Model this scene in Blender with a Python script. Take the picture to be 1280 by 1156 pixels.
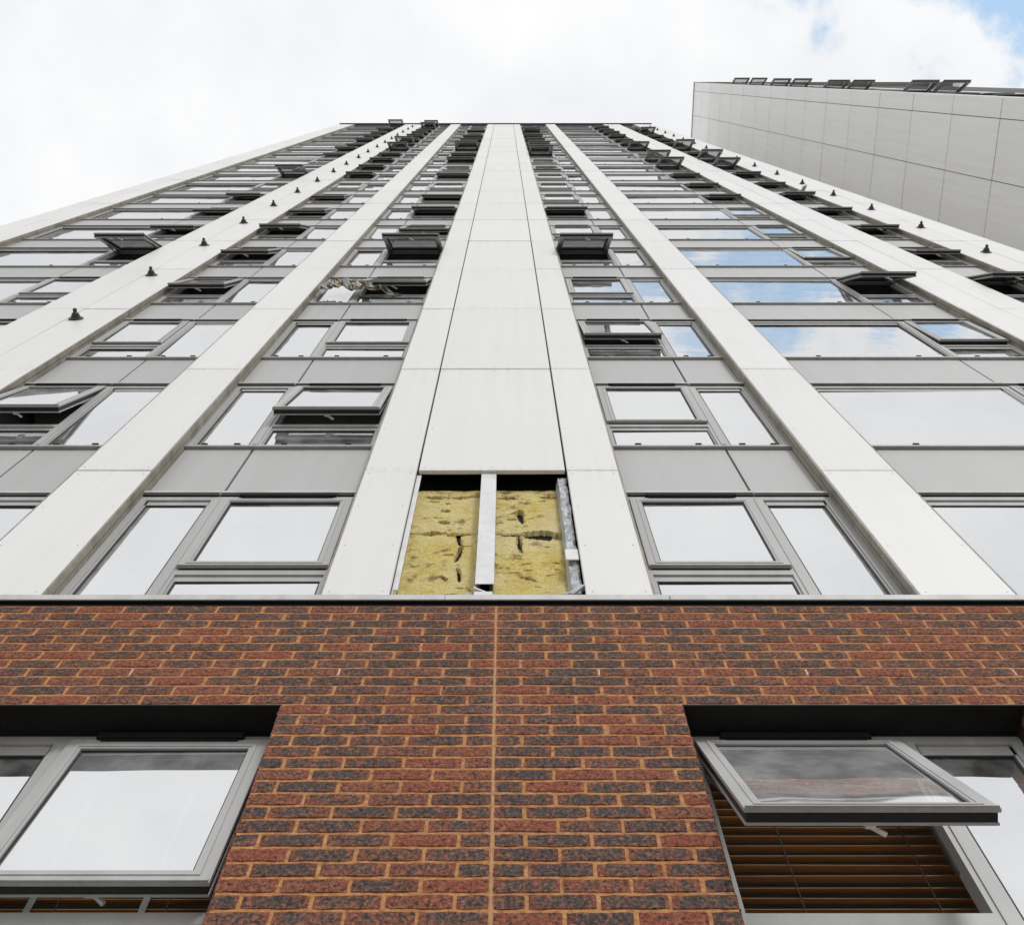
import bpy, bmesh, math, random
from mathutils import Vector, noise as mnoise

# ------------------------------------------------------------------ scene, camera, sky, sun
for o in list(bpy.data.objects):
    bpy.data.objects.remove(o, do_unlink=True)
scene = bpy.context.scene
col = scene.collection
R = math.radians
rng = random.Random(11)

G = 1.6            # eye height: all heights "h" below are above the eye, world z = h + G
D = 2.443          # eye to facade plane (y = 0)
S = 2.665          # storey height

cam_d = bpy.data.cameras.new('camera')
cam = bpy.data.objects.new('camera', cam_d); col.objects.link(cam)
cam.location = (0, -D, G)
cam.rotation_euler = (R(90 + 70.88), 0, 0)
cam_d.sensor_width = 36
cam_d.lens = 1399 / 1280 * 36
cam_d.shift_x = 8 / 1280
cam_d.clip_start = 0.05
cam_d.clip_end = 2000
scene.camera = cam

SUN_EL, SUN_AZ = 37, 24          # azimuth measured from -y (behind the camera) towards +x
sx = math.cos(R(SUN_EL)) * math.sin(R(SUN_AZ)); sy = -math.cos(R(SUN_EL)) * math.cos(R(SUN_AZ)); sz = math.sin(R(SUN_EL))
sun_d = bpy.data.lights.new('sun', 'SUN'); sun_d.energy = 1.45; sun_d.angle = R(12); sun_d.color = (1, .985, .965)
sun = bpy.data.objects.new('sun', sun_d); col.objects.link(sun)
sun.rotation_euler = Vector((sx, sy, sz)).to_track_quat('Z', 'Y').to_euler()

world = bpy.data.worlds.new('World'); scene.world = world; world.use_nodes = True
def build_world():
    nt = world.node_tree; n = nt.nodes; l = nt.links
    n.clear()
    out = n.new('ShaderNodeOutputWorld')
    sky = n.new('ShaderNodeTexSky'); sky.sky_type = 'NISHITA'; sky.sun_disc = False; sky.ozone_density = .2; sky.dust_density = .4
    sky.sun_elevation = R(SUN_EL); sky.sun_rotation = math.atan2(sx, sy)
    bg1 = n.new('ShaderNodeBackground'); bg1.inputs[1].default_value = 0.15
    hs = n.new('ShaderNodeHueSaturation'); hs.inputs['Hue'].default_value = .478; hs.inputs['Saturation'].default_value = 1.0; hs.inputs['Value'].default_value = 2.1
    l.new(sky.outputs[0], hs.inputs['Color']); l.new(hs.outputs[0], bg1.inputs[0])
    bg2 = n.new('ShaderNodeBackground'); bg2.inputs[1].default_value = 1.0
    tc = n.new('ShaderNodeTexCoord')
    sep = n.new('ShaderNodeSeparateXYZ'); l.new(tc.outputs['Generated'], sep.inputs[0])
    def math_(op, a, b=None, c=None):
        m = n.new('ShaderNodeMath'); m.operation = op
        for i, v in enumerate((a, b, c)):
            if v is None: continue
            if isinstance(v, (int, float)): m.inputs[i].default_value = v
            else: l.new(v, m.inputs[i])
        return m.outputs[0]
    z = math_('MAXIMUM', sep.outputs[2], 0.08)
    px = math_('DIVIDE', sep.outputs[0], z); py = math_('DIVIDE', sep.outputs[1], z)
    cmb = n.new('ShaderNodeCombineXYZ'); l.new(px, cmb.inputs[0]); l.new(py, cmb.inputs[1])
    n1 = n.new('ShaderNodeTexNoise'); n1.inputs['Scale'].default_value = 9.0; n1.inputs['Detail'].default_value = 7
    n1.inputs['Roughness'].default_value = .58
    l.new(cmb.outputs[0], n1.inputs['Vector'])
    n2 = n.new('ShaderNodeTexNoise'); n2.inputs['Scale'].default_value = 1.6; n2.inputs['Detail'].default_value = 5
    l.new(cmb.outputs[0], n2.inputs['Vector'])
    # the break in the cloud layer: a stretched gap up and to the right
    ax, ay = math.cos(R(22)), math.sin(R(22))
    dx = math_('SUBTRACT', px, .40); dy = math_('SUBTRACT', py, -.105)
    u = math_('ADD', math_('MULTIPLY', dx, ax), math_('MULTIPLY', dy, ay))
    v = math_('SUBTRACT', math_('MULTIPLY', dy, ax), math_('MULTIPLY', dx, ay))
    uu = math_('MULTIPLY', u, 1 / .30); vv = math_('MULTIPLY', v, 1 / .085)
    dist = math_('SQRT', math_('ADD', math_('MULTIPLY', uu, uu), math_('MULTIPLY', vv, vv)))
    f = math_('ADD', dist, math_('MULTIPLY', math_('SUBTRACT', n1.outputs[0], .5), 3.6))
    mr = n.new('ShaderNodeMapRange'); mr.interpolation_type = 'SMOOTHSTEP'
    mr.inputs['From Min'].default_value = .62; mr.inputs['From Max'].default_value = 1.30
    mr.inputs['To Min'].default_value = .18; mr.inputs['To Max'].default_value = 1.0
    l.new(f, mr.inputs['Value'])
    ramp = n.new('ShaderNodeValToRGB')
    e = ramp.color_ramp.elements
    e[0].position = .38; e[0].color = (.84, .86, .895, 1)
    e[1].position = .60; e[1].color = (1.01, 1.01, 1.01, 1)
    mixn = math_('ADD', math_('MULTIPLY', n2.outputs[0], .65), math_('MULTIPLY', n1.outputs[0], .35))
    l.new(mixn, ramp.inputs[0]); l.new(ramp.outputs[0], bg2.inputs[0])
    mix = n.new('ShaderNodeMixShader')
    l.new(mr.outputs[0], mix.inputs[0]); l.new(bg1.outputs[0], mix.inputs[1]); l.new(bg2.outputs[0], mix.inputs[2])
    l.new(mix.outputs[0], out.inputs[0])
build_world()

scene.cycles.max_bounces = 6; scene.cycles.diffuse_bounces = 3; scene.cycles.glossy_bounces = 4; scene.cycles.transparent_max_bounces = 8
vs = scene.view_settings
vs.view_transform = 'Standard'; vs.look = 'None'; vs.exposure = 0; vs.gamma = 1; vs.use_curve_mapping = False

# ------------------------------------------------------------------ helpers
class MB:
    """collects boxes and free faces, builds one mesh"""
    def __init__(self): self.v = []; self.f = []; self.m = []
    def box(self, x0, x1, y0, y1, z0, z1, m=0):
        b = len(self.v)
        self.v += [(x0,y0,z0),(x1,y0,z0),(x1,y1,z0),(x0,y1,z0),(x0,y0,z1),(x1,y0,z1),(x1,y1,z1),(x0,y1,z1)]
        for q in ((0,3,2,1),(4,5,6,7),(0,1,5,4),(1,2,6,5),(2,3,7,6),(3,0,4,7)):
            self.f.append(tuple(b + i for i in q)); self.m.append(m)
        return self
    def bar(self, p, q, w, m=0, up=(0,0,1)):
        p = Vector(p); q = Vector(q); d = (q - p).normalized(); a = d.cross(Vector(up))
        if a.length < .01: a = d.cross(Vector((1,0,0)))
        a.normalize(); c = a.cross(d); b = len(self.v)
        for e in (p, q):
            for s, t in ((-1,-1),(1,-1),(1,1),(-1,1)): self.v.append(tuple(e + a*s*w + c*t*w))
        for k in ((0,1,2,3),(7,6,5,4),(0,4,5,1),(1,5,6,2),(2,6,7,3),(3,7,4,0)):
            self.f.append(tuple(b+i for i in k)); self.m.append(m)
        return self
    def lathe(self, prof, n, axis='y', c=(0,0,0), m=0):
        """prof: (distance along -y, radius)"""
        b = len(self.v)
        for t, r in prof:
            for i in range(n):
                a = 2*math.pi*i/n
                if axis == 'y': self.v.append((c[0]+r*math.cos(a), c[1]-t, c[2]+r*math.sin(a)))
                else: self.v.append((c[0]+r*math.cos(a), c[1]+r*math.sin(a), c[2]+t))
        for j in range(len(prof)-1):
            for i in range(n):
                k = (i+1) % n
                self.f.append((b+j*n+i, b+j*n+k, b+(j+1)*n+k, b+(j+1)*n+i)); self.m.append(m)
        self.f.append(tuple(b+(len(prof)-1)*n+i for i in range(n))); self.m.append(m)
        return self
    def mesh(self, name, mats, bevel=0):
        me = bpy.data.meshes.new(name); me.from_pydata(self.v, [], self.f)
        for m in mats: me.materials.append(m)
        me.polygons.foreach_set('material_index', self.m)
        bm = bmesh.new(); bm.from_mesh(me)
        if bevel: bmesh.ops.bevel(bm, geom=bm.edges[:], offset=bevel, segments=1, affect='EDGES', profile=.6)
        bmesh.ops.recalc_face_normals(bm, faces=bm.faces[:])
        bm.to_mesh(me); bm.free()
        return me

def put(name, me, parent=None, loc=(0,0,0), rot=(0,0,0)):
    o = bpy.data.objects.new(name, me); col.objects.link(o)
    o.parent = parent; o.location = loc; o.rotation_euler = rot
    return o
def empty(name, loc=(0,0,0)):
    o = bpy.data.objects.new(name, None); col.objects.link(o); o.location = loc; o.empty_display_size = .2
    return o
def tag(o, label, cat, group=None):
    o['label'] = label; o['category'] = cat
    if group: o['group'] = group
    return o

# ------------------------------------------------------------------ materials
def new_mat(name):
    m = bpy.data.materials.new(name); m.use_nodes = True
    nt = m.node_tree; n = nt.nodes; b = n['Principled BSDF']
    return m, nt, n, nt.links, b
def noise_node(nt, scale, detail=4, rough=.55, coord='pos', stretch=None):
    n = nt.nodes; l = nt.links
    t = n.new('ShaderNodeTexNoise'); t.inputs['Scale'].default_value = scale
    t.inputs['Detail'].default_value = detail; t.inputs['Roughness'].default_value = rough
    g = n.new('ShaderNodeNewGeometry'); src = g.outputs['Position']
    if stretch:
        mp = n.new('ShaderNodeMapping'); mp.inputs['Scale'].default_value = stretch
        l.new(src, mp.inputs[0]); src = mp.outputs[0]
    l.new(src, t.inputs['Vector'])
    return t.outputs['Fac']
def ramp_node(nt, fac, stops):
    r = nt.nodes.new('ShaderNodeValToRGB'); e = r.color_ramp.elements
    while len(e) < len(stops): e.new(.5)
    for i, (p, c) in enumerate(stops): e[i].position = p; e[i].color = (*c, 1)
    nt.links.new(fac, r.inputs[0]); return r.outputs[0]
def mix_node(nt, fac, a, b, mode='MIX'):
    m = nt.nodes.new('ShaderNodeMix'); m.data_type = 'RGBA'; m.blend_type = mode
    for i, v in ((0, fac), (6, a), (7, b)):
        if isinstance(v, (int, float)): m.inputs[i].default_value = v
        elif isinstance(v, tuple): m.inputs[i].default_value = (*v, 1)
        else: nt.links.new(v, m.inputs[i])
    return m.outputs[2]
def bump(nt, b, h, dist=.002, strength=.5):
    k = nt.nodes.new('ShaderNodeBump'); k.inputs['Distance'].default_value = dist; k.inputs['Strength'].default_value = strength
    nt.links.new(h, k.inputs['Height']); nt.links.new(k.outputs[0], b.inputs['Normal'])

def mat_panel(name, c, rough=.38, streak=.10, vary=.05):
    """coated aluminium sheet: faint vertical rain streaks, panel to panel tone difference"""
    m, nt, n, l, b = new_mat(name)
    st = noise_node(nt, 1.0, 5, .6, stretch=(7, 7, .35))
    bl = noise_node(nt, .9, 3)
    fine = noise_node(nt, 30, 4, .7)
    d = tuple(x*(1-streak*2.2) * k for x, k in zip(c, (1, .995, .98)))
    cc = ramp_node(nt, st, [(.32, d), (.60, c)])
    cc = mix_node(nt, mix_node(nt, bl, (.0,)*3, (.35,)*3), cc, tuple(x*(1-streak*.8) for x in c))
    spots = ramp_node(nt, fine, [(.27, (.75, .73, .69)), (.34, (1, 1, 1))])
    cc = mix_node(nt, .6, cc, spots, 'MULTIPLY')
    oi = n.new('ShaderNodeObjectInfo')
    tone = ramp_node(nt, oi.outputs['Random'], [(0, (1-vary,)*3), (1, (1.0,)*3)])
    cc = mix_node(nt, 1.0, cc, tone, 'MULTIPLY')
    # run-off dirt below the upper joint and at the foot of each sheet
    tcd = n.new('ShaderNodeTexCoord'); spd = n.new('ShaderNodeSeparateXYZ'); l.new(tcd.outputs['Generated'], spd.inputs[0])
    drip = noise_node(nt, 1.0, 5, .65, stretch=(22, 22, .8))
    top = ramp_node(nt, spd.outputs[2], [(.0, (.7,)*3), (.03, (.06,)*3), (.6, (.0,)*3), (.97, (.22,)*3), (1, (.8,)*3)])
    dm = ramp_node(nt, drip, [(.40, (0,)*3), (.68, (1,)*3)])
    cc = mix_node(nt, mix_node(nt, 1.0, top, dm, 'MULTIPLY'), cc, tuple(x*k for x, k in zip(c, (.74, .72, .67))))
    l.new(cc, b.inputs['Base Color'])
    rr = n.new('ShaderNodeMapRange'); rr.inputs['To Min'].default_value = rough-.06; rr.inputs['To Max'].default_value = rough+.12
    l.new(bl, rr.inputs['Value']); l.new(rr.outputs[0], b.inputs['Roughness'])
    wv = noise_node(nt, 1.3, 2, .4)
    bump(nt, b, wv, .012, .25)
    return m
M = {}
M['panel'] = mat_panel('white_cladding', (.785, .783, .772), .40, .018)
M['panel_b'] = mat_panel('wing_cladding', (.90, .895, .875), .40, .03, .03)
M['spandrel'] = mat_panel('grey_spandrel', (.46, .46, .46), .45, .03, .06)
M['frame'] = mat_panel('grey_frame', (.45, .45, .445), .45, .08, .05)
M['ledge'] = mat_panel('pale_ledge', (.60, .60, .59), .45, .12, .05)

def simple(name, c, rough=.6, metal=0, nscale=12, var=.25, bmp=0, spec=.5):
    m, nt, n, l, b = new_mat(name)
    t = noise_node(nt, nscale, 5, .6)
    l.new(ramp_node(nt, t, [(.3, tuple(x*(1-var) for x in c)), (.7, tuple(min(1, x*(1+var*.5)) for x in c))]), b.inputs['Base Color'])
    b.inputs['Roughness'].default_value = rough; b.inputs['Metallic'].default_value = metal
    b.inputs['Specular IOR Level'].default_value = spec
    if bmp: bump(nt, b, t, bmp, .6)
    return m
M['dark'] = simple('black_gasket', (.018, .018, .019), .7, 0, 20, .3)
M['soffit'] = simple('black_soffit_and_shade', (.012, .012, .012), .8, 0, 8, .3, spec=.2)  # also the painted shade under coping and ledges and in the cavity
M['reveal'] = simple('weathered_reveal', (.30, .275, .225), .6, 0, 6, .4, .001)
M['inside'] = simple('room_paint', (.38, .39, .36), .9, 0, 2, .2)
M['concrete'] = simple('backing_wall', (.10, .10, .10), .9, 0, 6, .3, .002)
M['rivet'] = simple('rivet_grey', (.50, .50, .49), .5, .3)
M['lamp'] = simple('anchor_black', (.05, .045, .042), .5, 0, 30, .3)
M['sealant'] = simple('pale_sealant', (.46, .29, .18), .8, 0, 25, .3)
M['white'] = simple('white_plastic', (.78, .78, .76), .5, 0, 10, .1)
M['rail'] = simple('galvanised_rail', (.72, .72, .73), .42, .15, 9, .14)
M['foil'] = simple('crumpled_foil', (.46, .48, .50), .55, .25, 14, .25, .006)
M['grub'] = simple('dusty_flashing', (.50, .46, .42), .7, .1, 16, .35, .004)
M['tape'] = simple('blind_tape', (.22, .22, .21), .9, 0, 30, .2)
M['steel'] = simple('stay_steel', (.25, .25, .25), .4, .7)
M['ground'] = simple('paving', (.30, .29, .27), .9, 0, 1.2, .25, .004)

def mat_glass(name='window_glass', d0=.05, d1=.26):
    m = bpy.data.materials.new(name); m.use_nodes = True
    nt = m.node_tree; n = nt.nodes; l = nt.links; n.clear()
    out = n.new('ShaderNodeOutputMaterial')
    fr = n.new('ShaderNodeFresnel'); ge = n.new('ShaderNodeNewGeometry'); io = n.new('ShaderNodeMapRange'); io.inputs['To Min'].default_value = 6.0; io.inputs['To Max'].default_value = 1/1.5   # coated outside, plain inside
    l.new(ge.outputs['Backfacing'], io.inputs['Value']); l.new(io.outputs[0], fr.inputs['IOR'])
    a = n.new('ShaderNodeMath'); a.operation = 'MULTIPLY'; a.inputs[1].default_value = 4; l.new(fr.outputs[0], a.inputs[0])
    c = n.new('ShaderNodeMath'); c.operation = 'MULTIPLY_ADD'; c.inputs[1].default_value = 3; c.inputs[2].default_value = 1; l.new(fr.outputs[0], c.inputs[0])
    d = n.new('ShaderNodeMath'); d.operation = 'DIVIDE'; l.new(a.outputs[0], d.inputs[0]); l.new(c.outputs[0], d.inputs[1])
    d.use_clamp = True
    gl = n.new('ShaderNodeBsdfGlossy'); gl.inputs['Roughness'].default_value = .02; gl.inputs['Color'].default_value = (.98, .99, 1, 1)
    tr = n.new('ShaderNodeBsdfTransparent'); tr.inputs['Color'].default_value = (.86, .90, .89, 1)
    mx = n.new('ShaderNodeMixShader'); l.new(d.outputs[0], mx.inputs[0]); l.new(tr.outputs[0], mx.inputs[1]); l.new(gl.outputs[0], mx.inputs[2])
    # dust film
    t = noise_node(nt, 5, 6, .65)
    df = n.new('ShaderNodeBsdfDiffuse'); df.inputs['Color'].default_value = (.78, .79, .79, 1)
    mr = n.new('ShaderNodeMapRange'); mr.inputs['From Min'].default_value = .4; mr.inputs['From Max'].default_value = .78
    mr.inputs['To Min'].default_value = d0; mr.inputs['To Max'].default_value = d1; l.new(t, mr.inputs['Value'])
    mx2 = n.new('ShaderNodeMixShader'); l.new(mr.outputs[0], mx2.inputs[0]); l.new(mx.outputs[0], mx2.inputs[1]); l.new(df.outputs[0], mx2.inputs[2])
    # slight waviness of toughened glass
    w = noise_node(nt, 1.7, 2, .4)
    bp = n.new('ShaderNodeBump'); bp.inputs['Distance'].default_value = .007; bp.inputs['Strength'].default_value = .5
    l.new(w, bp.inputs['Height']); l.new(bp.outputs[0], gl.inputs['Normal'])
    l.new(mx2.outputs[0], out.inputs[0])
    return m
M['glass'] = mat_glass()
M['glass_milky'] = mat_glass('obscured_glass', .16, .36)

def mat_brick():
    m, nt, n, l, b = new_mat('multi_stock_brick')
    oi = n.new('ShaderNodeObjectInfo'); ge = n.new('ShaderNodeNewGeometry')
    ad = n.new('ShaderNodeMath'); ad.operation = 'ADD'; l.new(oi.outputs['Random'], ad.inputs[0]); l.new(ge.outputs['Random Per Island'], ad.inputs[1])
    fr = n.new('ShaderNodeMath'); fr.operation = 'FRACT'; l.new(ad.outputs[0], fr.inputs[0])
    rnd = fr.outputs[0]
    big = noise_node(nt, 16, 5, .65); fine = noise_node(nt, 70, 6, .75); speck = noise_node(nt, 190, 3, .8)
    spk = n.new('ShaderNodeMapRange'); spk.inputs['From Min'].default_value = .2; spk.inputs['From Max'].default_value = .8
    l.new(fine, spk.inputs['Value'])
    red = ramp_node(nt, fine, [(.32, (.06, .024, .020)), (.50, (.19, .062, .038)), (.68, (.40, .17, .09))])
    slate = ramp_node(nt, fine, [(.34, (.014, .014, .016)), (.47, (.062, .053, .050)), (.57, (.125, .085, .070)), (.68, (.34, .19, .125))])
    # burnt dark face, red arrises
    uv = n.new('ShaderNodeUVMap'); sp = n.new('ShaderNodeSeparateXYZ'); l.new(uv.outputs[0], sp.inputs[0])
    def edge(o, w):
        a = n.new('ShaderNodeMath'); a.operation = 'SUBTRACT'; a.inputs[1].default_value = .5; l.new(o, a.inputs[0])
        q = n.new('ShaderNodeMath'); q.operation = 'ABSOLUTE'; l.new(a.outputs[0], q.inputs[0])
        r = n.new('ShaderNodeMapRange'); r.inputs['From Min'].default_value = .5-w; r.inputs['From Max'].default_value = .5
        l.new(q.outputs[0], r.inputs['Value']); return r.outputs[0]
    em = n.new('ShaderNodeMath'); em.operation = 'MAXIMUM'; l.new(edge(sp.outputs[0], .16), em.inputs[0]); l.new(edge(sp.outputs[1], .22), em.inputs[1])
    bf = n.new('ShaderNodeMath'); bf.operation = 'MULTIPLY_ADD'; l.new(fine, bf.inputs[0]); bf.inputs[1].default_value = .9; l.new(big, bf.inputs[2])
    s1 = n.new('ShaderNodeMath'); s1.operation = 'MULTIPLY_ADD'; l.new(em.outputs[0], s1.inputs[0]); s1.inputs[1].default_value = .26
    drift = noise_node(nt, 1.1, 3, .5); dr = n.new('ShaderNodeMath'); dr.operation = 'MULTIPLY_ADD'; l.new(drift, dr.inputs[0]); dr.inputs[1].default_value = .55; l.new(bf.outputs[0], dr.inputs[2])
    l.new(dr.outputs[0], s1.inputs[2])
    rr = n.new('ShaderNodeMath'); rr.operation = 'POWER'; l.new(rnd, rr.inputs[0]); rr.inputs[1].default_value = 3.5
    s2 = n.new('ShaderNodeMath'); s2.operation = 'MULTIPLY_ADD'; l.new(rr.outputs[0], s2.inputs[0]); s2.inputs[1].default_value = .36; l.new(s1.outputs[0], s2.inputs[2])
    k = n.new('ShaderNodeMapRange'); k.interpolation_type = 'SMOOTHSTEP'; k.inputs['From Min'].default_value = 1.22; k.inputs['From Max'].default_value = 1.44; l.new(s2.outputs[0], k.inputs['Value'])
    c = mix_node(nt, k.outputs[0], slate, red)
    tone = ramp_node(nt, rnd, [(0, (.78, .78, .80)), (.5, (1.0, 1, 1)), (.85, (1.18, 1.08, 1.0)), (1, (1.25, .95, .85))])
    c = mix_node(nt, .9, c, tone, 'MULTIPLY')
    pit = noise_node(nt, 48, 3, .6); fleck = noise_node(nt, 33, 4, .7)
    c = mix_node(nt, ramp_node(nt, fleck, [(.55, (0,0,0)), (.64, (.85,.85,.85))]), c, (.33, .14, .075))
    c = mix_node(nt, ramp_node(nt, pit, [(.36, (.9,.9,.9)), (.45, (0,0,0))]), c, (.020, .019, .020))
    c = mix_node(nt, ramp_node(nt, speck, [(.60, (0,0,0)), (.70, (.6,.6,.6))]), c, (.36, .24, .17))
    l.new(c, b.inputs['Base Color']); b.inputs['Roughness'].default_value = .85
    b.inputs['Specular IOR Level'].default_value = .3
    h = n.new('ShaderNodeMath'); h.operation = 'ADD'; l.new(fine, h.inputs[0]); l.new(big, h.inputs[1])
    bump(nt, b, h.outputs[0], .006, .8)
    return m
M['brick'] = mat_brick()
def mat_mortar():
    m, nt, n, l, b = new_mat('buff_mortar')
    t = noise_node(nt, 40, 5, .7); q = noise_node(nt, 3, 3)
    c = ramp_node(nt, t, [(.30, (.13, .055, .024)), (.46, (.40, .175, .055)), (.60, (.54, .27, .10)), (.78, (.70, .46, .25))])  # darkest stop paints shadowed patches into the mortar
    c = mix_node(nt, mix_node(nt, q, (0,0,0), (.5,)*3), c, (.38, .19, .09))
    l.new(c, b.inputs['Base Color']); b.inputs['Roughness'].default_value = .95
    bump(nt, b, t, .004, .7)
    return m
M['mortar'] = mat_mortar()
def mat_plain_brick():
    m, nt, n, l, b = new_mat('brickwork_out_of_reach')
    g = n.new('ShaderNodeNewGeometry'); sp = n.new('ShaderNodeSeparateXYZ'); l.new(g.outputs['Position'], sp.inputs[0])
    cb = n.new('ShaderNodeCombineXYZ'); l.new(sp.outputs[0], cb.inputs[0]); l.new(sp.outputs[2], cb.inputs[1])
    t = n.new('ShaderNodeTexBrick'); l.new(cb.outputs[0], t.inputs['Vector'])
    t.inputs['Scale'].default_value = 1; t.inputs['Brick Width'].default_value = .225; t.inputs['Row Height'].default_value = .075
    t.inputs['Mortar Size'].default_value = .005
    t.inputs['Color1'].default_value = (.08, .055, .05, 1); t.inputs['Color2'].default_value = (.2, .07, .04, 1); t.inputs['Mortar'].default_value = (.48, .28, .13, 1)
    l.new(t.outputs[0], b.inputs['Base Color']); b.inputs['Roughness'].default_value = .9
    return m
M['brickfar'] = mat_plain_brick()
def mat_wool():
    m, nt, n, l, b = new_mat('mineral_wool')
    a = noise_node(nt, 9, 5, .6); f = noise_node(nt, 1, 6, .75, stretch=(45, 60, 130)); g = noise_node(nt, 1, 4, .7, stretch=(150, 60, 14))
    c = ramp_node(nt, a, [(.28, (.66, .48, .14)), (.5, (.80, .66, .23)), (.72, (.84, .75, .42))])
    c2 = ramp_node(nt, f, [(.3, (.55, .5, .42)), (.55, (1, 1, 1)), (.8, (1.15, 1.12, 1.0))])
    c = mix_node(nt, .8, c, c2, 'MULTIPLY')
    c3 = ramp_node(nt, g, [(.34, (.55, .45, .35)), (.46, (1, 1, 1))])
    c = mix_node(nt, .5, c, c3, 'MULTIPLY')
    st = noise_node(nt, 7, 5, .7); st2 = noise_node(nt, 2.2, 2, .5)
    c = mix_node(nt, ramp_node(nt, st2, [(.35, (0,0,0)), (.65, (.55,)*3)]), c, (.80, .70, .46))
    c = mix_node(nt, ramp_node(nt, st, [(.57, (0,0,0)), (.66, (.8,)*3)]), c, (.15, .10, .05))
    l.new(c, b.inputs['Base Color']); b.inputs['Roughness'].default_value = 1; b.inputs['Specular IOR Level'].default_value = .1
    bump(nt, b, f, .012, .9)
    return m
M['wool'] = mat_wool()
def mat_slat():
    m, nt, n, l, b = new_mat('blind_timber')
    t = noise_node(nt, 1, 5, .6, stretch=(6, 80, 80))
    l.new(ramp_node(nt, t, [(.3, (.34, .18, .08)), (.7, (.50, .29, .15))]), b.inputs['Base Color']); b.inputs['Roughness'].default_value = .45
    return m
M['slat'] = mat_slat()

# ------------------------------------------------------------------ ground
gm = MB(); gm.box(-600, 600, -600, 600, -.3, 0); ground = put('ground', gm.mesh('ground', [M['ground']])); ground['kind'] = 'structure'

# ------------------------------------------------------------------ the tower block
tower = empty('tower_block')
tag(tower, 'tall white panelled tower block with brick base and one cladding panel missing', 'building')

H0 = 6.891                       # first panel joint
HC = 5.012                       # top of the coping over the brickwork
HR = 61.0                        # roof line
NJ = 21                          # panel rows
HEAD0 = 6.635                    # head of the first row of tower windows
NW = 21

# structure behind the cladding: pilaster cores, floor slabs, rear wall (one continuous concrete frame)
lanes = {'corner': (-8.6, -7.81), 'l2': (-5.15, -4.15), 'l1': (-2.805, -2.315), 'c': (-.917, .735), 'r1': (2.065, 2.542), 'r2': (5.03, 5.86), 'r3': (6.6, 7.56)}
fr = MB()
for k, (a, b) in lanes.items():
    if k == 'c':
        fr.box(a+.01, b-.01, .16, 3.6, G+HC-.06, G+HR-.4)                       # cavity depth is left for the insulation
        for x0, x1 in ((a+.01, -.60), (.42, b-.01)): fr.box(x0, x1, .036, .16, G+HC, G+HR-.4)
        fr.box(-.60, .42, .036, .16, G+H0+.35, G+HR-.4)
    else:
        fr.box(a+.01, b-.01, .036, 3.6, G+HC-.06, G+HR-.4)
bays = [(-7.81, -5.15), (-4.15, -2.805), (-2.315, -.917), (.735, 2.065), (2.542, 5.03), (5.86, 6.6)]
for a, b in bays:
    for k in range(-1, NW):
        z0 = G + HEAD0 + k*S + .02
        z1 = G + HEAD0 + (k+1)*S - 1.70
        if k == -1: z0 = G + HC - .1; z1 = G + HEAD0 - 1.66
        if k == NW-1: z1 = G + HR - .35
        if z1 > z0: fr.box(a-.02, b+.02, .16, .34, z0, z1)
        if k >= 0: fr.box(a-.02, b+.02, .34, 3.6, z0+.14, z0+.36, 1)
fr.box(-8.59, 7.55, 3.6, 3.8, G+2, G+HR-.4, 1)
fr.box(-8.59, 7.55, .05, 12, G+HR-.55, G+HR-.3)
put('concrete_frame', fr.mesh('concrete_frame', [M['concrete'], M['inside']]), tower)
sw = MB(); sw.box(-8.595, -8.35, .05, 12, 0, G+HR-.2); sw.box(7.31, 7.555, .05, 12, 0, G+HR-.2); sw.box(-8.35, 7.31, 11.8, 12, 0, G+HR-.2)
put('side_wall', sw.mesh('side_wall', [M['panel_b']]), tower)

# cladding panels: folded trays with rivets, hairline joints between them
panel_cache = {}
def panel_mesh(w, h):
    key = (round(w, 3), round(h, 3))
    if key in panel_cache: return panel_cache[key]
    b = MB(); b.box(0, w, 0, .03, 0, h)
    me = b.mesh('cladding_panel', [M['panel'], M['rivet']], .004)
    bm = bmesh.new(); bm.from_mesh(me)
    nx = 2 if w < .6 else 3
    for i in range(nx):
        for j in range(4):
            x = .035 + (w-.07)*i/(nx-1) if nx > 1 else w/2
            z = .06 + (h-.12)*j/3
            r = .0038
            ring = [bm.verts.new((x + r*math.cos(t*math.pi/3), -.0022, z + r*math.sin(t*math.pi/3))) for t in range(6)]
            ring2 = [bm.verts.new((x + r*1.2*math.cos(t*math.pi/3), .001, z + r*1.2*math.sin(t*math.pi/3))) for t in range(6)]
            f = bm.faces.new(ring[::-1]); f.material_index = 1
            for t in range(6):
                f = bm.faces.new((ring[t], ring[(t+1) % 6], ring2[(t+1) % 6], ring2[t])); f.material_index = 1
    bmesh.ops.recalc_face_normals(bm, faces=bm.faces[:])
    bm.to_mesh(me); bm.free()
    panel_cache[key] = me
    return me
strips = [(-8.6, -8.21), (-8.203, -7.81), (-5.15, -4.653), (-4.647, -4.15), (-2.805, -2.315), (-.917, -.581), (-.568, .388), (.401, .735),
          (2.065, 2.542), (5.03, 5.443), (5.448, 5.86), (6.6, 7.078), (7.083, 7.56)]
def joint(j): return HC + .004 if j < 0 else min(H0 + j*S, HR-.12)
for (a, b) in strips:
    for j in range(NJ):
        if j == 0 and a == -.568: continue            # the panel that has been taken off
        z0 = joint(j-1) + (.0022 if j else 0); z1 = joint(j) - .0022
        jit = rng.uniform(-.002, .002)
        put('cladding_panel', panel_mesh(b-a, z1-z0), tower, (a, jit, G+z0), (rng.uniform(-.0012, .0012), 0, rng.uniform(-.002, .002)))
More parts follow.
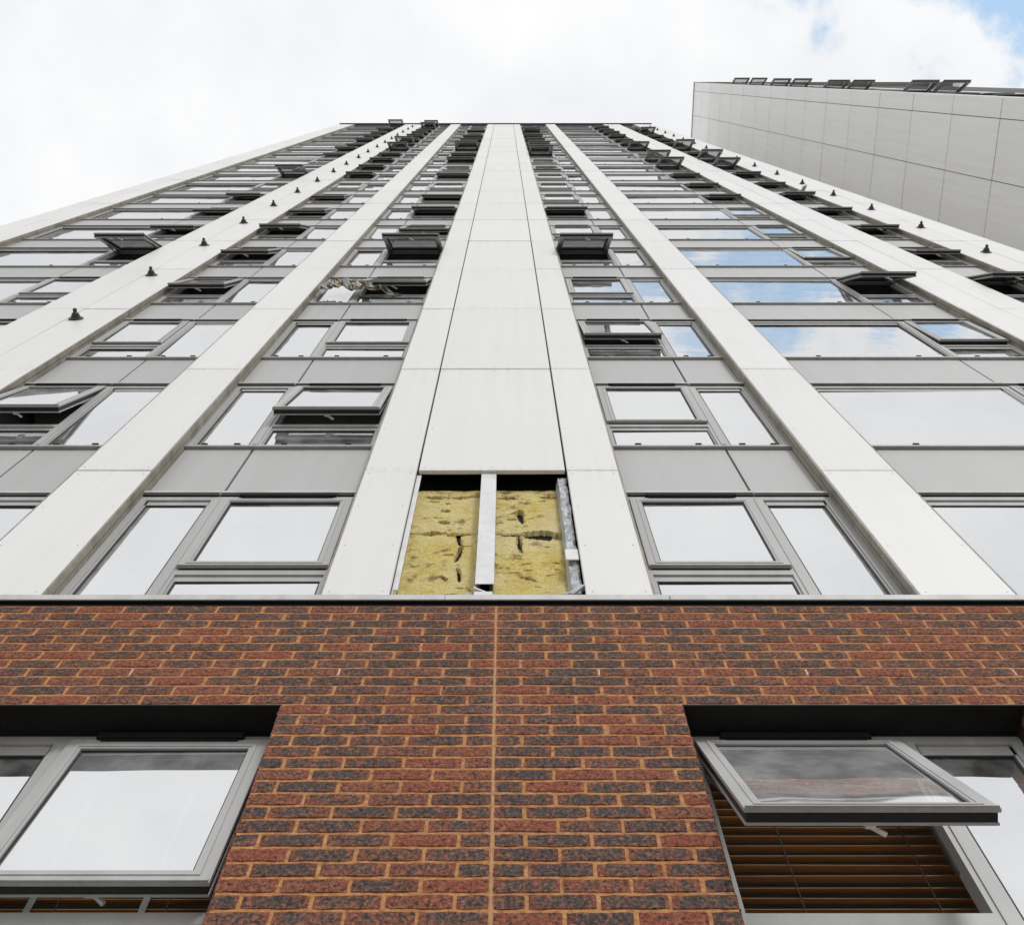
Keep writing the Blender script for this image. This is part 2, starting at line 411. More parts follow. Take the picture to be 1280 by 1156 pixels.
# weathered trims lining the pilaster sides
tm = {}
for a, b in bays:
    for x0, x1 in ((a+.001, a+.013), (b-.013, b-.001)):
        t = MB(); t.box(x0, x1, .006, .052, G+HC, G+HR-.5); t.box(x0, x1, .058, .15, G+HC, G+HR-.5)
        put('reveal_trim', t.mesh('reveal_trim', [M['reveal']]), tower)
# roof edge
rf = MB(); rf.box(-8.66, 7.62, -.035, .25, G+HR-.10, G+HR, 0); rf.box(-8.62, 7.58, -.012, .2, G+HR-.22, G+HR-.10, 1)  # lower black band paints in the shadow under the roof coping
put('roof_coping', rf.mesh('roof_coping', [M['ledge'], M['dark']]), tower)

# coping between brick base and cladding, in lengths
for x0, x1 in ((-8.6, -4.02), (-4.017, -.30), (-.297, .805), (.808, 4.0), (4.003, 7.56)):
    c = MB()
    c.box(x0, x1, -.016, .13, G+HC-.056, G+HC)
    put('coping', c.mesh('coping', [M['ledge']], .003), tower)
ck = MB(); ck.box(-8.58, 7.54, -.013, .12, G+HC-.066, G+HC-.0565); ck.box(-8.58, 7.54, .004, .10, G+HC-.0905, G+HC-.0665)  # black strips painted in as the shadow below the coping
put('coping_shadow_strip', ck.mesh('coping_shadow_strip', [M['soffit']]), tower)

# ------------------------------------------------------------------ windows
SL = 1.045            # sash length
YF = .088             # frame face
glass_cache = {}
def glass_mesh(w, h, mat='glass'):
    key = (round(w, 3), round(h, 3), mat)
    if key not in glass_cache:
        me = bpy.data.meshes.new('pane'); me.from_pydata([(0,0,0),(w,0,0),(w,0,h),(0,0,h)], [], [(0,1,2,3)]); me.materials.append(M[mat])
        glass_cache[key] = me
    return glass_cache[key]
def ring(b, x0, x1, z0, z1, y, t=.008, m=1):
    b.box(x0, x1, y, y+.02, z0, z0+t, m); b.box(x0, x1, y, y+.02, z1-t, z1, m)
    b.box(x0, x0+t, y, y+.02, z0+t, z1-t, m); b.box(x1-t, x1, y, y+.02, z0+t, z1-t, m)
# a window is described from its reveal edges; z = 0 is the head
ZS = -1.68            # bottom of the frame
def window_meshes(w, side, w_op, SL=SL):
    """side: 'L' or 'R' the end the opener is on, or 'N' opener only"""
    b = MB(); J = .055
    xo0, xo1 = (0, w_op) if side == 'L' else (w - w_op, w)
    if side == 'N': xo0, xo1 = 0, w
    y0, y1 = YF, YF + .07
    b.box(0, w, y0, y1, -.055, 0)                                        # head
    b.box(0, w, y0, y1, ZS, ZS+.07); b.box(0, w, y0-.014, y1, ZS+.0, ZS+.028)   # sill with nose
    b.box(.012, J, y0, y1, ZS+.07, -.055); b.box(w-J, w-.012, y0, y1, ZS+.07, -.055)
    fixed = []
    zt = -.055 - SL - .01
    ox0 = xo0 + (J if xo0 == 0 else .04); ox1 = xo1 - (J if xo1 == w else .04)
    b.box(ox0, ox1, y0, y1, zt-.055, zt)                                  # transom
    if side != 'N':
        xm = xo1 if side == 'L' else xo0
        b.box(xm-.04, xm+.04, y0, y1, ZS+.07, -.055)
        b.box(xm-.018, xm+.018, y0-.006, y0, ZS+.07, -.055)
        fx0, fx1 = (xm+.04, w-J) if side == 'L' else (J, xm-.04)
        fixed.append((fx0+.012, fx1-.012, ZS+.08, -.115))
        # bead round the fixed light
        for q in ((fx0, fx0+.012), (fx1-.012, fx1)): b.box(q[0], q[1], y0+.012, y1, ZS+.07, -.055)
        b.box(fx0, fx1, y0+.012, y1, -.115, -.055)
        ring(b, fx0+.012, fx1-.012, ZS+.07, -.115, y0+.014)
    b.box(ox0, ox1, y0+.012, y1, zt-.115, zt-.055)
    fixed.append((ox0+.012, ox1-.012, ZS+.08, zt-.115))
    for q in ((ox0, ox0+.012), (ox1-.012, ox1)): b.box(q[0], q[1], y0+.012, y1, ZS+.07, zt-.115)
    ring(b, ox0+.012, ox1-.012, ZS+.07, zt-.115, y0+.014)
    # drainage caps on the sill
    n = 0
    spans = [(ox0, ox1)] + ([(fx0, fx1)] if side != 'N' else [])
    for p, q in spans:
        for t in (.22, .8):
            x = p + (q-p)*t
            b.box(x-.022, x+.022, y0-.020, y0-.013, ZS+.036, ZS+.052, 1)
            b.box(x-.022, x+.022, y0-.012, y0+.002, ZS+.036, ZS+.052, 1)
    frame = b.mesh('window', [M['frame'], M['dark']])
    # sash: origin at hinge line, top left
    sw_ = ox1 - ox0 + .024
    s = MB(); A = .068
    def rails(y0, y1, i, t, m):
        s.box(i, sw_-i, y0, y1, -SL+i, -SL+t, m); s.box(i, sw_-i, y0, y1, -t-.004, -i, m)
        s.box(i, t, y0, y1, -SL+t, -t-.004, m); s.box(sw_-t, sw_-i, y0, y1, -SL+t, -t-.004, m)
    rails(-.022, -.008, 0, A, 0)          # outer face
    rails(-.0079, .026, .008, A, 1)       # dark thermal break and seals
    rails(.0261, .036, .004, A-.004, 0)   # inner face
    rails(-.0255, -.0222, .040, .056, 0)  # bead
    s.box(.004, sw_-.004, -.030, -.0222, -SL+.002, -SL+.012)
    ring(s, A, sw_-A, -SL+A, -.072, -.012)
    sash = s.mesh('opening_sash', [M['frame'], M['dark']])
    return dict(frame=frame, sash=sash, fixed=fixed, sx=ox0-.012, sw=sw_, A=A, SL=SL, ox=(ox0, ox1), zt=zt)
vent_cache = {}
def vent_mesh(w):
    if w not in vent_cache:
        v = MB(); v.box(0, w, -.016, .014, -.022, .016); v.box(.02, w-.02, -.010, .010, -.034, -.0225)
        vent_cache[w] = v.mesh('trickle_vent', [M['soffit']], .003)
    return vent_cache[w]
handle_me = MB().box(-.018, .018, 0, .016, 0, .05).bar((0, .012, .03), (.05, .034, -.004), .008).mesh('handle', [M['white']], .002)
def stay_mesh(a):
    return MB().bar((0, .02, -.12), (0, .06+.30*math.sin(a), -.42), .006).bar((0, .03, -.03), (0, .03, -.5), .008).mesh('stay', [M['steel']])
stay_cache = {}
def place_window(parent, spec, x0, zh, ang, yoff=0, vent=True, detail=True, milky='glass'):
    w = put('window', spec['frame'], parent, (x0, yoff, zh))
    for (a, b, c, d) in spec['fixed']:
        put('pane', glass_mesh(b-a, d-c), w, (a, YF+.022, c), (rng.uniform(-.006, .006), 0, rng.uniform(-.006, .006)))
    hx, hy, hz = spec['sx'], YF+.006, -.048
    r = (-R(ang), 0, 0); SL = spec['SL']
    s = put('opening_sash', spec['sash'], w, (hx, hy, hz), r)
    A = spec['A']
    p = put('pane', glass_mesh(spec['sw']-2*A, SL-A-.072, milky), w)
    q = Vector((A, -.006, -SL+A)); q.rotate(s.rotation_euler.to_quaternion() if False else s.rotation_euler)
    p.location = Vector((hx, hy, hz)) + q
    p.rotation_euler = (r[0] + rng.uniform(-.004, .004), 0, rng.uniform(-.004, .004))
    if vent:
        vw = round(spec['sw']*.74, 3)
        put('trickle_vent', vent_mesh(vw), w, (hx + (spec['sw']-vw)/2, YF-.017, -.030))
    if ang > 3 and detail:
        q = Vector((spec['sw']*.5, .036, -SL+.02)); q.rotate(s.rotation_euler)
        put('handle', handle_me, w, Vector((hx, hy, hz)) + q, r)
        key = round(ang)
        if key not in stay_cache:
            a = R(ang); L = .62
            stay_cache[key] = MB().bar((0, .05, -.10), (0, .03 - L*math.sin(a)*.95, -L*math.cos(a)*.97), .007).bar((0, .055, -.06), (0, .055, -.72), .009).mesh('stay', [M['steel']])
        for xx in (hx+.012, hx+spec['sw']-.012):
            put('stay', stay_cache[key], w, (xx, hy, hz))
    return w

def spandrel_mesh(w, h):
    b = MB(); b.box(0, w, .100, .13, .046, h)
    b.box(-.004, w+.004, .068, .14, .016, .044, 1); b.box(-.004, w+.004, .076, .155, -.004, .0155, 2)  # lowest black box paints in the shadow under the ledge
    return b.mesh('spandrel_panel', [M['spandrel'], M['ledge'], M['soffit']], .002)

BAY = [  # x0, x1, opener end, opener width
    dict(n='L3', x=(-7.81, -5.15), side='R', op=.80),
    dict(n='L2', x=(-4.15, -2.805), side='L', op=.765),
    dict(n='L1', x=(-2.315, -.917), side='R', op=.895),
    dict(n='R1', x=(.735, 2.065), side='L', op=.845),
    dict(n='R2', x=(2.542, 5.03), side='R', op=.755),
    dict(n='R3', x=(5.86, 6.6), side='N', op=.74)]
OPEN = {
 'L1': {1: 6, 3: 8, 4: 20, 5: 7, 6: 7, 7: 7, 9: 7, 11: 8, 12: 8, 13: 20, 14: 8, 15: 9, 16: 8, 18: 8},
 'L2': {1: 7, 3: 6.5, 4: 7, 5: 7, 6: 7, 7: 7, 9: 7, 10: 7, 11: 7, 12: 8, 13: 18, 14: 20, 15: 8, 16: 9, 17: 8, 18: 9, 19: 20, 20: 20},
 'L3': {4: 20, 5: 7, 6: 7, 7: 7, 9: 20, 12: 7, 13: 8, 14: 7, 15: 8, 16: 9, 17: 7, 18: 9, 19: 8, 20: 20},
 'R1': {2: 5, 4: 20, 6: 7, 10: 1, 12: 20, 13: 20, 14: 8, 15: 8, 16: 9, 17: 20, 18: 8, 19: 7},
 'R2': {2: 1.6, 3: 14, 4: 1.2, 7: 6, 8: 7, 9: 7, 10: 20, 11: 20, 13: 20, 14: 9, 15: 8, 16: 8, 17: 9, 18: 8, 19: 8},
 'R3': {2: 9, 3: 14, 4: 7, 5: 7, 6: 7, 7: 8, 8: 7, 9: 7, 10: 20, 11: 20, 12: 8, 13: 20, 14: 8, 15: 7, 16: 8, 17: 20, 18: 8}}
for bay in BAY:
    x0, x1 = bay['x']; w = x1 - x0
    spec = window_meshes(w, bay['side'], bay['op'])
    hsp = S - 1.68 - .02
    if bay['side'] == 'N': cuts = [(0.016, w-.016)]
    else:
        xm = bay['op'] if bay['side'] == 'L' else w - bay['op']
        cuts = [(.016, xm-.008), (xm+.008, w-.016)]
    sps = [(a, spandrel_mesh(b-a, hsp)) for a, b in cuts]
    tops = [(a, spandrel_mesh(b-a, HR-.14-(HEAD0+(NW-1)*S+.012))) for a, b in cuts]
    for k in range(NW):
        zh = G + HEAD0 + k*S
        a_ = OPEN[bay['n']].get(k, 0)
        if a_ > 3 and k > 4: a_ += rng.uniform(-2.2, 2.2)
        place_window(tower, spec, x0, zh, a_, detail=k < 6)
        for a, me in (sps if k < NW-1 else tops):
            put('spandrel_panel', me, tower, (x0+a, rng.uniform(-.0015, .0015), zh+.012))

# wall anchors on the joints of the two wide pilasters
an = MB().lathe([(0, .078), (.008, .078), (.011, .054), (.060, .034), (.072, .018), (.085, .022), (.105, .020), (.113, .008)], 12)
an_me = an.mesh('wall_anchor', [M['lamp']])
for i in range(-1, 18):
    put('wall_anchor', an_me, tower, (-4.545+rng.uniform(-.012, .012), -.003, G+11.72+S*i+rng.uniform(-.05, .05)))
    put('wall_anchor', an_me, tower, (6.985+rng.uniform(-.012, .012), -.003, G+11.05+S*i+rng.uniform(-.05, .05)))

# ------------------------------------------------------------------ what the missing panel lays bare
def wool_board(x0, x1, z0, z1, seed, tears):
    nx, nz = int((x1-x0)/.0055), int((z1-z0)/.0055)
    vs_, fs = [], []
    for j in range(nz+1):
        for i in range(nx+1):
            x = x0 + (x1-x0)*i/nx; z = z0 + (z1-z0)*j/nz
            p = Vector((x*9+seed, z*9, seed)); q = Vector((x*40, z*40, seed*3))
            y = .118 + .005*mnoise.noise(p) + .0025*mnoise.noise(q) + .0025*mnoise.noise(q*2.3) + .002*mnoise.noise(Vector((x*30, z*160, seed)))
            e = min(i, nx-i, j, nz-j)
            if e < 2: y += .006*(2-e)
            for (tx, tz, rx, rz, dep, ang) in tears:
                ca, sa = math.cos(ang), math.sin(ang)
                dx = (x-tx)*ca + (z-tz)*sa; dz = (z-tz)*ca - (x-tx)*sa
                wob = mnoise.noise(Vector((x*38, z*38, 7.7+seed))); dz += .7*rz*wob + .15*rz*mnoise.noise(Vector((x*70, z*70, seed))); dx += .5*rx*mnoise.noise(Vector((x*50, z*50, 2.2+seed)))
                dd = (dx/rx)**2 + (dz/rz)**2
                if dd < 1: y += dep * min(1, (1-dd)*5)
                elif dd < 2.0 and dz > 0: y -= .009*(2.0-dd)
            vs_.append((x + .0025*mnoise.noise(q+Vector((9,0,0))), y, z + .0025*mnoise.noise(q+Vector((0,9,4)))))
    for j in range(nz):
        for i in range(nx):
            a = j*(nx+1)+i; fs.append((a, a+1, a+nx+2, a+nx+1))
    me = bpy.data.meshes.new('insulation_board'); me.from_pydata(vs_, [], fs); me.materials.append(M['wool'])
    for p in me.polygons: p.use_smooth = True
    return me
zb0, zm, zt_ = G+5.02, G+6.10, G+6.83
rr = random.Random(5)
def small_tears(x0, x1, z0, z1, n):
    return [(rr.uniform(x0+.05, x1-.05), rr.uniform(z0+.06, z1-.06), rr.uniform(.012, .034), rr.uniform(.004, .009), .05, rr.uniform(-.3, .3)) for _ in range(n)]
tl_low = [(-.275, zm-.07, .014, .12, .05, .12), (-.265, zm-.30, .013, .11, .05, -.15), (-.255, zm-.56, .012, .09, .05, .1), (-.33, zm-.62, .012, .03, .05, .4), (-.44, zm-.005, .055, .022, .05, 0), (-.28, zm-.015, .07, .018, .05, .05)] + small_tears(-.56, -.16, zb0, zm, 9)
tl_top = [(-.45, zt_-.14, .06, .022, .05, 0), (-.25, zt_-.13, .10, .016, .05, .15), (-.37, zm+.17, .03, .02, .05, 0), (-.37, zm+.36, .028, .016, .05, 0), (-.42, zm+.005, .05, .02, .05, 0)] + small_tears(-.56, -.16, zm, zt_, 6)
tr_low = [(.20, zm-.035, .10, .055, .07, -.12), (.08, zm-.14, .016, .13, .05, .05), (.02, zm-.02, .045, .022, .05, 0), (.31, zm-.06, .04, .02, .05, -.2), (.12, zm-.62, .05, .012, .04, -.5)] + small_tears(-.03, .34, zb0, zm, 9)
tr_top = [(.09, zm+.28, .022, .10, .05, .1), (.07, zm+.33, .05, .012, .05, .5), (.0, zt_-.15, .045, .02, .05, 0), (.28, zt_-.14, .055, .022, .05, 0), (.19, zm+.005, .09, .03, .06, .05)] + small_tears(-.03, .34, zm, zt_, 6)
for (x0, x1, z0, z1, t, sd) in ((-.575, -.135, zb0, zm-.003, tl_low, 1.3), (-.575, -.135, zm+.003, zt_, tl_top, 4.1), (-.085, .40, zb0, zm-.003, tr_low, 8.2), (-.085, .40, zm+.003, zt_, tr_top, 6.6)):
    put('insulation_board', wool_board(x0, x1, z0, z1, sd, t), tower)
bk = MB(); bk.box(-.598, .418, .145, .158, G+5.0, G+H0+.36)  # black sheet giving the tears and top gap their shade by colour
put('cavity_shade_sheet', bk.mesh('cavity_shade_sheet', [M['soffit']]), tower)
ra = MB(); ra.box(-.157, -.060, .022, .026, G+5.215, G+H0+.06); ra.box(-.157, -.153, .026, .11, G+5.215, G+H0+.06); ra.box(-.064, -.060, .026, .11, G+5.215, G+H0+.06)
put('support_rail', ra.mesh('support_rail', [M['rail']], .001), tower)
ra = MB(); ra.box(-.16, -.066, .034, .038, G+5.014, G+5.150); ra.bar((-.165, .040, G+5.20), (-.060, .062, G+5.15), .007)
put('support_rail', ra.mesh('support_rail', [M['rail']], .001), tower)
ra = MB(); ra.box(-.572, -.548, .030, .034, G+5.16, G+H0-.01); ra.box(-.578, -.572, .030, .12, G+5.08, G+H0-.01)
put('edge_rail', ra.mesh('edge_rail', [M['rail']], .001), tower)
# crumpled foil tape down the right edge
fv, ff = [], []
N = 90
for j in range(N+1):
    z = G+5.03 + (H0-.02-5.03)*j/N
    for i in range(6):
        x = .328 + .066*i/5 + .006*mnoise.noise(Vector((i*.4, z*7, 3)))
        y = .050 + .014*mnoise.noise(Vector((i*.6, z*11, 1))) + .010*mnoise.noise(Vector((i*.9, z*29, 5))) + (.05 if i == 0 else 0)
        fv.append((x, y, z))
for j in range(N):
    for i in range(5): a = j*6+i; ff.append((a, a+1, a+7, a+6))
me = bpy.data.meshes.new('foil_tape'); me.from_pydata(fv, [], ff); me.materials.append(M['foil'])
put('foil_tape', me, tower)
sc = MB().box(.325, .397, .022, .030, G+5.52, G+5.66).mesh('packing_piece', [M['white']], .003)
put('packing_piece', sc, tower)
# dusty bottom flashing, bent
fv, ff = [], []
for j in range(5):
    for i in range(33):
        t = i/32; x = -.56 + .40*t
        z = G+5.08 + (.075+.050*(t**.7)+.016*mnoise.noise(Vector((x*14, 0, 2))))*j/4*1.3
        y = .040 + .05*j/4 + .012*mnoise.noise(Vector((x*18, j*.5, 9)))
        fv.append((x, y, z))
for j in range(4):
    for i in range(32): a = j*33+i; ff.append((a, a+1, a+34, a+33))
me = bpy.data.meshes.new('bottom_flashing'); me.from_pydata(fv, [], ff); me.materials.append(M['grub'])
put('bottom_flashing', me, tower)
fv = [(x*.9-.0 + .38 - .0, y, z) for x, y, z in [(0,0,0)]]
sc = MB().bar((.33, .03, G+5.09), (.392, .02, G+5.17), .016).bar((.30, .05, G+5.14), (.38, .03, G+5.11), .012).mesh('bent_bracket', [M['foil']])
put('bent_bracket', sc, tower)

# ------------------------------------------------------------------ brick base
BT = 4.920; C = .075; MJ = -.046
OL = (-2.30, -.925); ORr = (.73, 2.128); HH = 4.016; HS = BT - C*34     # opening sides, head, sill
wl = MB(); y0, y1 = .0034, .105
e = .006
def wbox(x0, x1, h0, h1): wl.box(x0, x1, y0, y1, G+h0, G+h1)
wbox(-3.3, 3.3, HH+e, BT)                              # band above the openings
wbox(OL[1]+e, ORr[0]-e, 2.2, HH+e)
wbox(-3.3, OL[0]-e, 2.2, HH+e); wbox(ORr[1]+e, 3.3, 2.2, HH+e)
wbox(OL[0]-e, OL[1]+e, 2.2, HS-e); wbox(ORr[0]-e, ORr[1]+e, 2.2, HS-e)
wall = put('brick_wall', wl.mesh('brick_wall', [M['mortar']]), tower)
ws = MB()
ws.box(-8.59, -3.3, 0, .105, 0, G+BT); ws.box(3.3, 7.55, 0, .105, 0, G+BT); ws.box(-3.3, 3.3, 0, .105, 0, G+2.2)
put('outer_brickwork', ws.mesh('outer_brickwork', [M['brickfar']]), tower)
inn = MB()
for a, b in ((-3.2, OL[0]), (OL[1], ORr[0]), (ORr[1], 3.2)): inn.box(a+.01, b-.01, .115, 3.6, G+1.9, G+HC-.06, 0)
for a, b in (OL, ORr): inn.box(a-.02, b+.02, .25, 3.6, G+4.12, G+4.3, 1); inn.box(a-.02, b+.02, .25, 3.6, G+1.9, G+2.1, 1); inn.box(a+.0, b-.0, .25, .32, G+2.1, G+HS-.01, 1); inn.box(a-.02, b+.02, .16, .34, G+4.06, G+HC-.06, 0)
put('inner_wall', inn.mesh('inner_wall', [M['concrete'], M['inside']]), tower)
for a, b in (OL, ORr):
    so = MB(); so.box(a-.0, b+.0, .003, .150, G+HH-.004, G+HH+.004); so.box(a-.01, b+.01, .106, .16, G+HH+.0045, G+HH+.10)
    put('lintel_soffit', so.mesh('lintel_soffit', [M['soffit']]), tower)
    si = MB(); si.box(a, b, -.03, .17, G+HS-.03, G+HS+.002)
    put('window_sill', si.mesh('window_sill', [M['ledge']], .003), tower)
    for xj in (a-.004, b-.006):
        put('jamb_lining', MB().box(xj, xj+.010, .106, .17, G+HS, G+HH-.005).mesh('jamb_lining', [M['dark']]), tower)

bcache = {}
def brick_mesh(w, variant):
    key = (round(w, 3), variant)
    if key in bcache: return bcache[key]
    r2 = random.Random(int(w*1000)*10 + variant)
    h, d = .0662, .1
    ns = 6 if w > .15 else 4
    vs_, fs = [], []
    c0 = .0045
    for i in range(ns):
        x = w*i/(ns-1)
        end = i in (0, ns-1)
        xi = (c0*.75 if i == 0 else w-c0*.75) if end else x + r2.uniform(-.004, .004)
        e0 = c0*.8 if end else 0
        jb, jt, jf = r2.uniform(-.0026, .0024), r2.uniform(-.0024, .0026), r2.uniform(-.0007, .0007)
        xs = (0 if i == 0 else w) if end else xi
        xs += r2.uniform(-.0028, .0022) if end else 0
        vs_ += [(xs, d, 0), (xs, c0, jb), (xi, jf + e0*.6, c0+jb+e0*.5), (xi, jf + e0*.6, h-c0+jt-e0*.5), (xs, c0, h+jt), (xs, d, h)]
    for i in range(ns-1):
        for j in range(6):
            k = (j+1) % 6; fs.append((i*6+j, i*6+k, i*6+6+k, i*6+6+j))
    fs.append(tuple(range(6))); fs.append(tuple(reversed(range((ns-1)*6, ns*6))))
    me = bpy.data.meshes.new('brick'); me.from_pydata(vs_, [], fs); me.materials.append(M['brick'])
    bm = bmesh.new(); bm.from_mesh(me)
    bmesh.ops.recalc_face_normals(bm, faces=bm.faces[:])
    uvl = bm.loops.layers.uv.new('UVMap')
    for f in bm.faces:
        for lp in f.loops: lp[uvl].uv = (lp.vert.co.x/w, lp.vert.co.z/h)
    bm.to_mesh(me); bm.free()
    bcache[key] = me
    return me
bricks = []
def split(x0, x1): return x1 - x0 > .02
nc = 36
for c in range(nc):
    z0 = BT - C*(c+1) + .0044; zc = z0 + .032
    off = .1125 if c % 2 else 0
    for sgn in (-1, 1):
        x = MJ + sgn*.005
        first = True
        while abs(x) < 3.25:
            w = .1035 if (first and off) else .2162
            first = False
            a, b = (x, x+w) if sgn > 0 else (x-w, x)
            x += sgn*(w+.0088)
            segs = [(a, b)]
            if HS < zc < HH:
                for (o0, o1) in (OL, ORr):
                    ns = []
                    for (p, q) in segs:
                        if q <= o0 or p >= o1: ns.append((p, q))
                        else:
                            if p < o0: ns.append((p, o0))
                            if q > o1: ns.append((o1, q))
                    segs = ns
            for p, q in segs:
                if q - p > .025: bricks.append((p, q, z0))
def score(b):
    p, q, z = b
    xc = (p+q)/2; d = D*math.cos(R(70.88)) + (z+.03)*math.sin(R(70.88))
    px = 632 + 1399*xc/d
    vis = -20 < px < 1300 and z > 2.70
    return (1 if vis else 0, (q-p)*.065*D/d**3)
bricks.sort(key=score, reverse=True)
br = random.Random(3)
rest = bmesh.new(); ruv = rest.loops.layers.uv.new('UVMap')
for i, (p, q, z) in enumerate(bricks):
    w = round(q-p, 3)
    me = brick_mesh(w, br.randrange(9 if w > .2 else 3))
    loc = (p + br.uniform(-.001, .001), br.uniform(-.0008, .0008), G + z + br.uniform(-.0012, .0012))
    rot = (br.uniform(-.006, .006), br.uniform(-.007, .007), br.uniform(-.003, .003))
    if i < 300:
        put('brick', me, wall, loc, rot)
    else:
        from mathutils import Matrix, Euler
        mt = Matrix.Translation(loc) @ Euler(rot).to_matrix().to_4x4()
        tmp = me.copy(); tmp.transform(mt)
        rest.from_mesh(tmp); bpy.data.meshes.remove(tmp)
rm = bpy.data.meshes.new('bricks'); rest.to_mesh(rm); rest.free()
if not rm.materials: rm.materials.append(M['brick'])
ro = put('bricks', rm, wall); ro['kind'] = 'stuff'
# movement joint sealant and plastic weep vents
mj = MB(); mj.box(MJ-.0022, MJ+.0022, .0030, .02, G+2.2, G+BT)
put('movement_joint', mj.mesh('movement_joint', [M['sealant']]), wall)
wv = MB().box(-.0030, .0030, .0004, .03, .008, .056).mesh('weep_vent', [M['ledge']], .001)
for nn, sg in ((7, -1), (3, -1), (2, 1), (6, 1), (10, 1)):      # every fourth upright joint of one course
    put('weep_vent', wv, wall, (MJ + sg*(.005 + nn*.225 - .0044), 0, G+BT-C*9+.005))

# windows in the brick base (deeper reveals)
wl_ = OL[1]-OL[0]; wr_ = ORr[1]-ORr[0]
sL = window_meshes(wl_, 'R', .885, .965); sR = window_meshes(wr_, 'L', .905, .968)
place_window(tower, sL, OL[0], G+HH-.006, 5, yoff=.060, milky='glass_milky')
place_window(tower, sR, ORr[0], G+HH-.006, 20, yoff=.060, milky='glass_milky')

# ------------------------------------------------------------------ timber blinds behind the two lower windows
def blind(x0, x1, label):
    b = empty('venetian_blind', ((x0+x1)/2, .29, G+HH-.10)); w = x1 - x0
    tag(b, label, 'blind', 'timber blinds in the brick base')
    hr = MB(); hr.box(-w/2, w/2, -.03, .03, .0, .05); put('head_rail', hr.mesh('head_rail', [M['slat']], .003), b)
    sl = MB()
    sl.box(-w/2, w/2, -.025, .025, -.0016, .0016)
    sme = sl.mesh('slat', [M['slat']], .0008)
    for i in range(28):
        put('slat', sme, b, (rng.uniform(-.003, .003), 0, -.05 - i*.0555 + rng.uniform(-.0025, .0025)), (R(27 + rng.uniform(-6, 6)), rng.uniform(-.003, .003), rng.uniform(-.004, .004)))
    tp = MB()
    for t in (-.30, .05, .34): tp.box(w*t-.0015, w*t+.0015, -.030, -.027, -1.52, .0)
    put('cord', tp.mesh('cord', [M['dark']]), b)
    if x0 < 0:
        t2 = MB()
        for t in (-.02, .28): t2.box(w*t-.012, w*t+.012, -.034, -.032, -1.52, .0)
        put('tape', t2.mesh('tape', [M['tape']]), b)
    br_ = MB(); br_.box(-w/2, w/2, -.025, .025, -1.56, -1.54); put('bottom_rail', br_.mesh('bottom_rail', [M['slat']], .002), b)
blind(OL[0]+.03, OL[1]-.03, 'brown slatted blind with tapes behind the lower left window')
blind(ORr[0]+.03, ORr[1]-.03, 'brown slatted blind behind the wide open lower right window')

# ------------------------------------------------------------------ cloth bundles hanging out of windows
def mat_cloth(name, stops, sc):
    m, nt, n, l, b = new_mat(name)
    t = noise_node(nt, sc, 4, .6)
    l.new(ramp_node(nt, t, stops), b.inputs['Base Color']); b.inputs['Roughness'].default_value = .85
    return m
M['cloth'] = mat_cloth('patterned_cloth', [(.30, (.10, .10, .08)), (.42, (.62, .52, .42)), (.5, (.42, .16, .11)), (.58, (.70, .66, .58)), (.7, (.22, .25, .12))], 7)
M['pale'] = mat_cloth('pale_cloth', [(.3, (.32, .32, .31)), (.7, (.60, .59, .57))], 9)
def drape(name, pts, width, mats, seed, folds=7, nu=60, nv=26):
    """folded sheet whose upper hem follows pts and hangs down and outwards"""
    vs_, fs, mi = [], [], []
    def hem(t):
        t *= len(pts)-1; i = min(int(t), len(pts)-2); f = t-i
        return Vector(pts[i]).lerp(Vector(pts[i+1]), f)
    for i in range(nu+1):
        u = i/nu; p = hem(u)
        for j in range(nv+1):
            v = j/nv
            ph = u*folds*2*math.pi + 2*mnoise.noise(Vector((u*3, v*2, seed)))
            amp = .010 + .030*v
            wd = width*(.8 + .5*mnoise.noise(Vector((u*3.1, seed, 1))))*(1 - .75*max(0, u-.55)/.45)
            q = p + Vector((.03*math.cos(ph)*v + .06*mnoise.noise(Vector((u*4, v*4, seed+3))), -amp*math.sin(ph) - .03*v + .035*mnoise.noise(Vector((u*14, v*9, seed+5))) + .014*mnoise.noise(Vector((u*40, v*22, seed+1))), -wd*v))
            vs_.append(q)
    for i in range(nu):
        for j in range(nv):
            a = i*(nv+1)+j; fs.append((a, a+1, a+nv+2, a+nv+1))
            mi.append(int((mnoise.noise(Vector((i*.055, j*.075, seed)))*.5+.5)*1.6*len(mats)) % len(mats))
    me = bpy.data.meshes.new(name); me.from_pydata([tuple(v) for v in vs_], [], fs)
    for m in mats: me.materials.append(m)
    me.polygons.foreach_set('material_index', mi)
    for p in me.polygons: p.use_smooth = True
    o = put(name, me)
    md = o.modifiers.new('thickness', 'SOLIDIFY'); md.thickness = .002
    return o
zz = G + HEAD0 + 3*S
M['dcloth'] = mat_cloth('dark_cloth', [(.3, (.03, .03, .03)), (.7, (.10, .09, .08))], 9)
M['gcloth'] = mat_cloth('olive_cloth', [(.3, (.16, .17, .07)), (.7, (.34, .32, .16))], 9)
M['pcloth'] = mat_cloth('pink_cloth', [(.3, (.46, .33, .26)), (.7, (.62, .52, .44))], 9)
o = drape('fabric_bundle', [(-2.25, .02, zz-.95), (-2.12, -.03, zz-.75), (-1.98, -.06, zz-.86), (-1.84, -.04, zz-.80), (-1.70, -.04, zz-.98), (-1.52, .0, zz-1.10), (-1.28, .05, zz-1.32)], .62,
          [M['dcloth'], M['pale'], M['pcloth'], M['dcloth'], M['gcloth'], M['pale']], 5.1, 6, 110, 50)
tag(o, 'crumpled patterned fabric hanging out of an open window left of the central panels', 'fabric')
o2 = drape('cloth_scrap', [(6.30, -.02, G+HEAD0+7*S-.55), (6.48, -.14, G+HEAD0+7*S-.40)], .30, [M['pale']], 8.1, 2, 20, 14)
tag(o2, 'small pale cloth dangling from a narrow open window near the right corner', 'cloth')

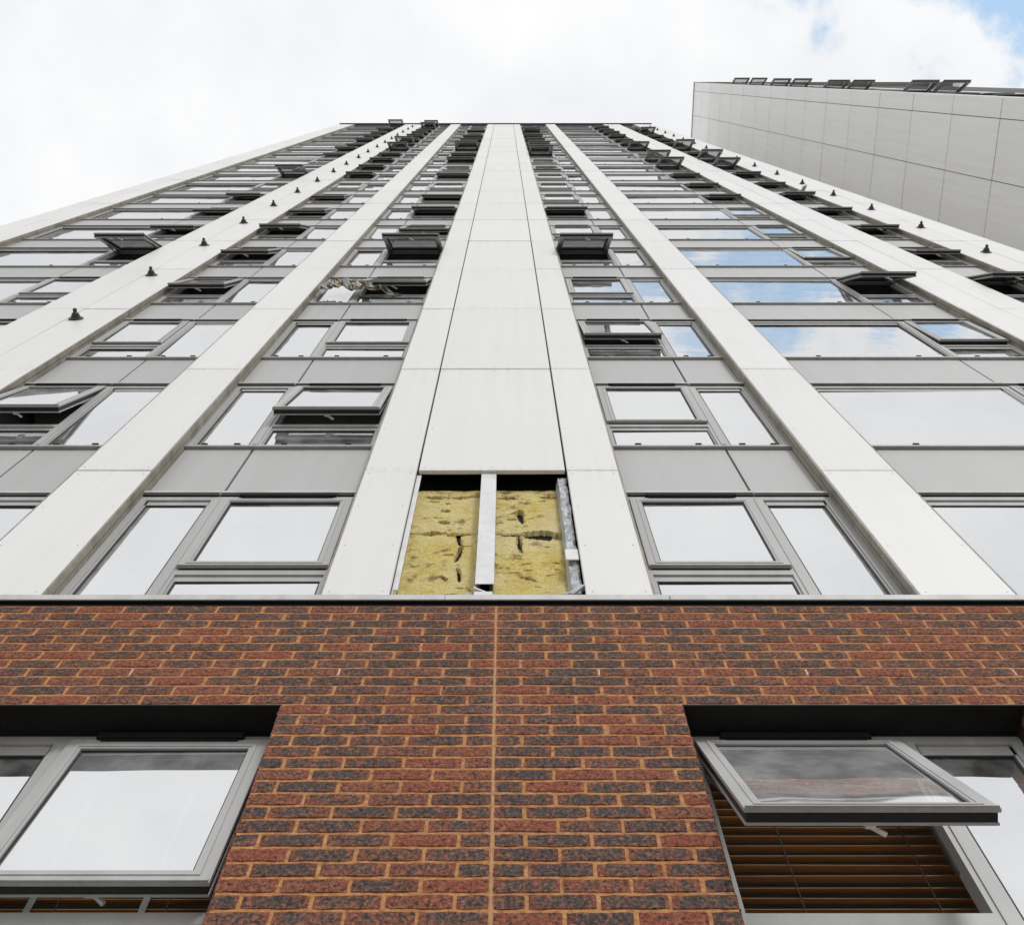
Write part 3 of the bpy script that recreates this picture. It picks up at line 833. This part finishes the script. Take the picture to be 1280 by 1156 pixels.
# ------------------------------------------------------------------ neighbouring wing on the right
wing = empty('neighbouring_tower', (10.27, -2.0, 0))
tag(wing, 'grey panelled side of the neighbouring tower rising behind the right corner', 'building')
YW = -2.009; XW = 10.27; HW = 64.25
cw = MB(); cw.box(.04, 14, .19, 14, 0, G+HW-.15); put('core_wall', cw.mesh('core_wall', [M['concrete']]), wing)
ycuts = [0, .43, 1.68, 2.93, 4.18, 5.43, 6.68, 7.93]
wj = [24.3 - S*9 + S*i for i in range(26)]
wj = [z for z in wj if z < HW-.6] + [HW-.05]
cache = {}
for i in range(len(wj)-1):
    z0, z1 = wj[i]+.011, wj[i+1]-.011
    for a, b in zip(ycuts, ycuts[1:]):
        key = (round(b-a, 3), round(z1-z0, 3))
        if key not in cache:
            cache[key] = MB().box(0, .03, .008, b-a-.008, 0, z1-z0).mesh('cladding_panel', [M['panel_b']], .003)
        put('cladding_panel', cache[key], wing, (rng.uniform(-.0015, .0015), a, G+z0), (0, rng.uniform(-.001, .001), rng.uniform(-.0015, .0015)))
cp = MB(); cp.box(-.04, 14.05, -.04, 14, G+HW-.05, G+HW+.06); put('roof_coping', cp.mesh('roof_coping', [M['ledge']], .004), wing)
sp2 = window_meshes(.80, 'N', .80)
wopen = {20: 20, 19: 0, 18: 2, 17: 20, 16: 3, 15: 3, 14: 19, 13: 3, 12: 4, 11: 21, 10: 5, 9: 6, 8: 5, 7: 6}
corner_me = {}
for i in range(len(wj)-1):
    z0, z1 = wj[i]+.006, wj[i+1]-.006
    for (xa, xb) in ((.012, .28), (1.93, 2.4)):
        put('front_panel', MB().box(xa, xb, .0, .03, G+z0, G+z1).mesh('front_panel', [M['panel']], .003), wing)
    if i + 1 < len(wj) - 1:
        zh = G + wj[i] + 2.2
        for xa in (.29, 1.11):
            place_window(wing, sp2, xa, zh, wopen.get(i, 3) if zh < G+HW-.2 else 0, detail=False, vent=False)
        put('spandrel_panel', MB().box(.29, 1.91, .06, .09, zh+.01, zh+.93).mesh('spandrel_panel', [M['spandrel']], .003), wing)
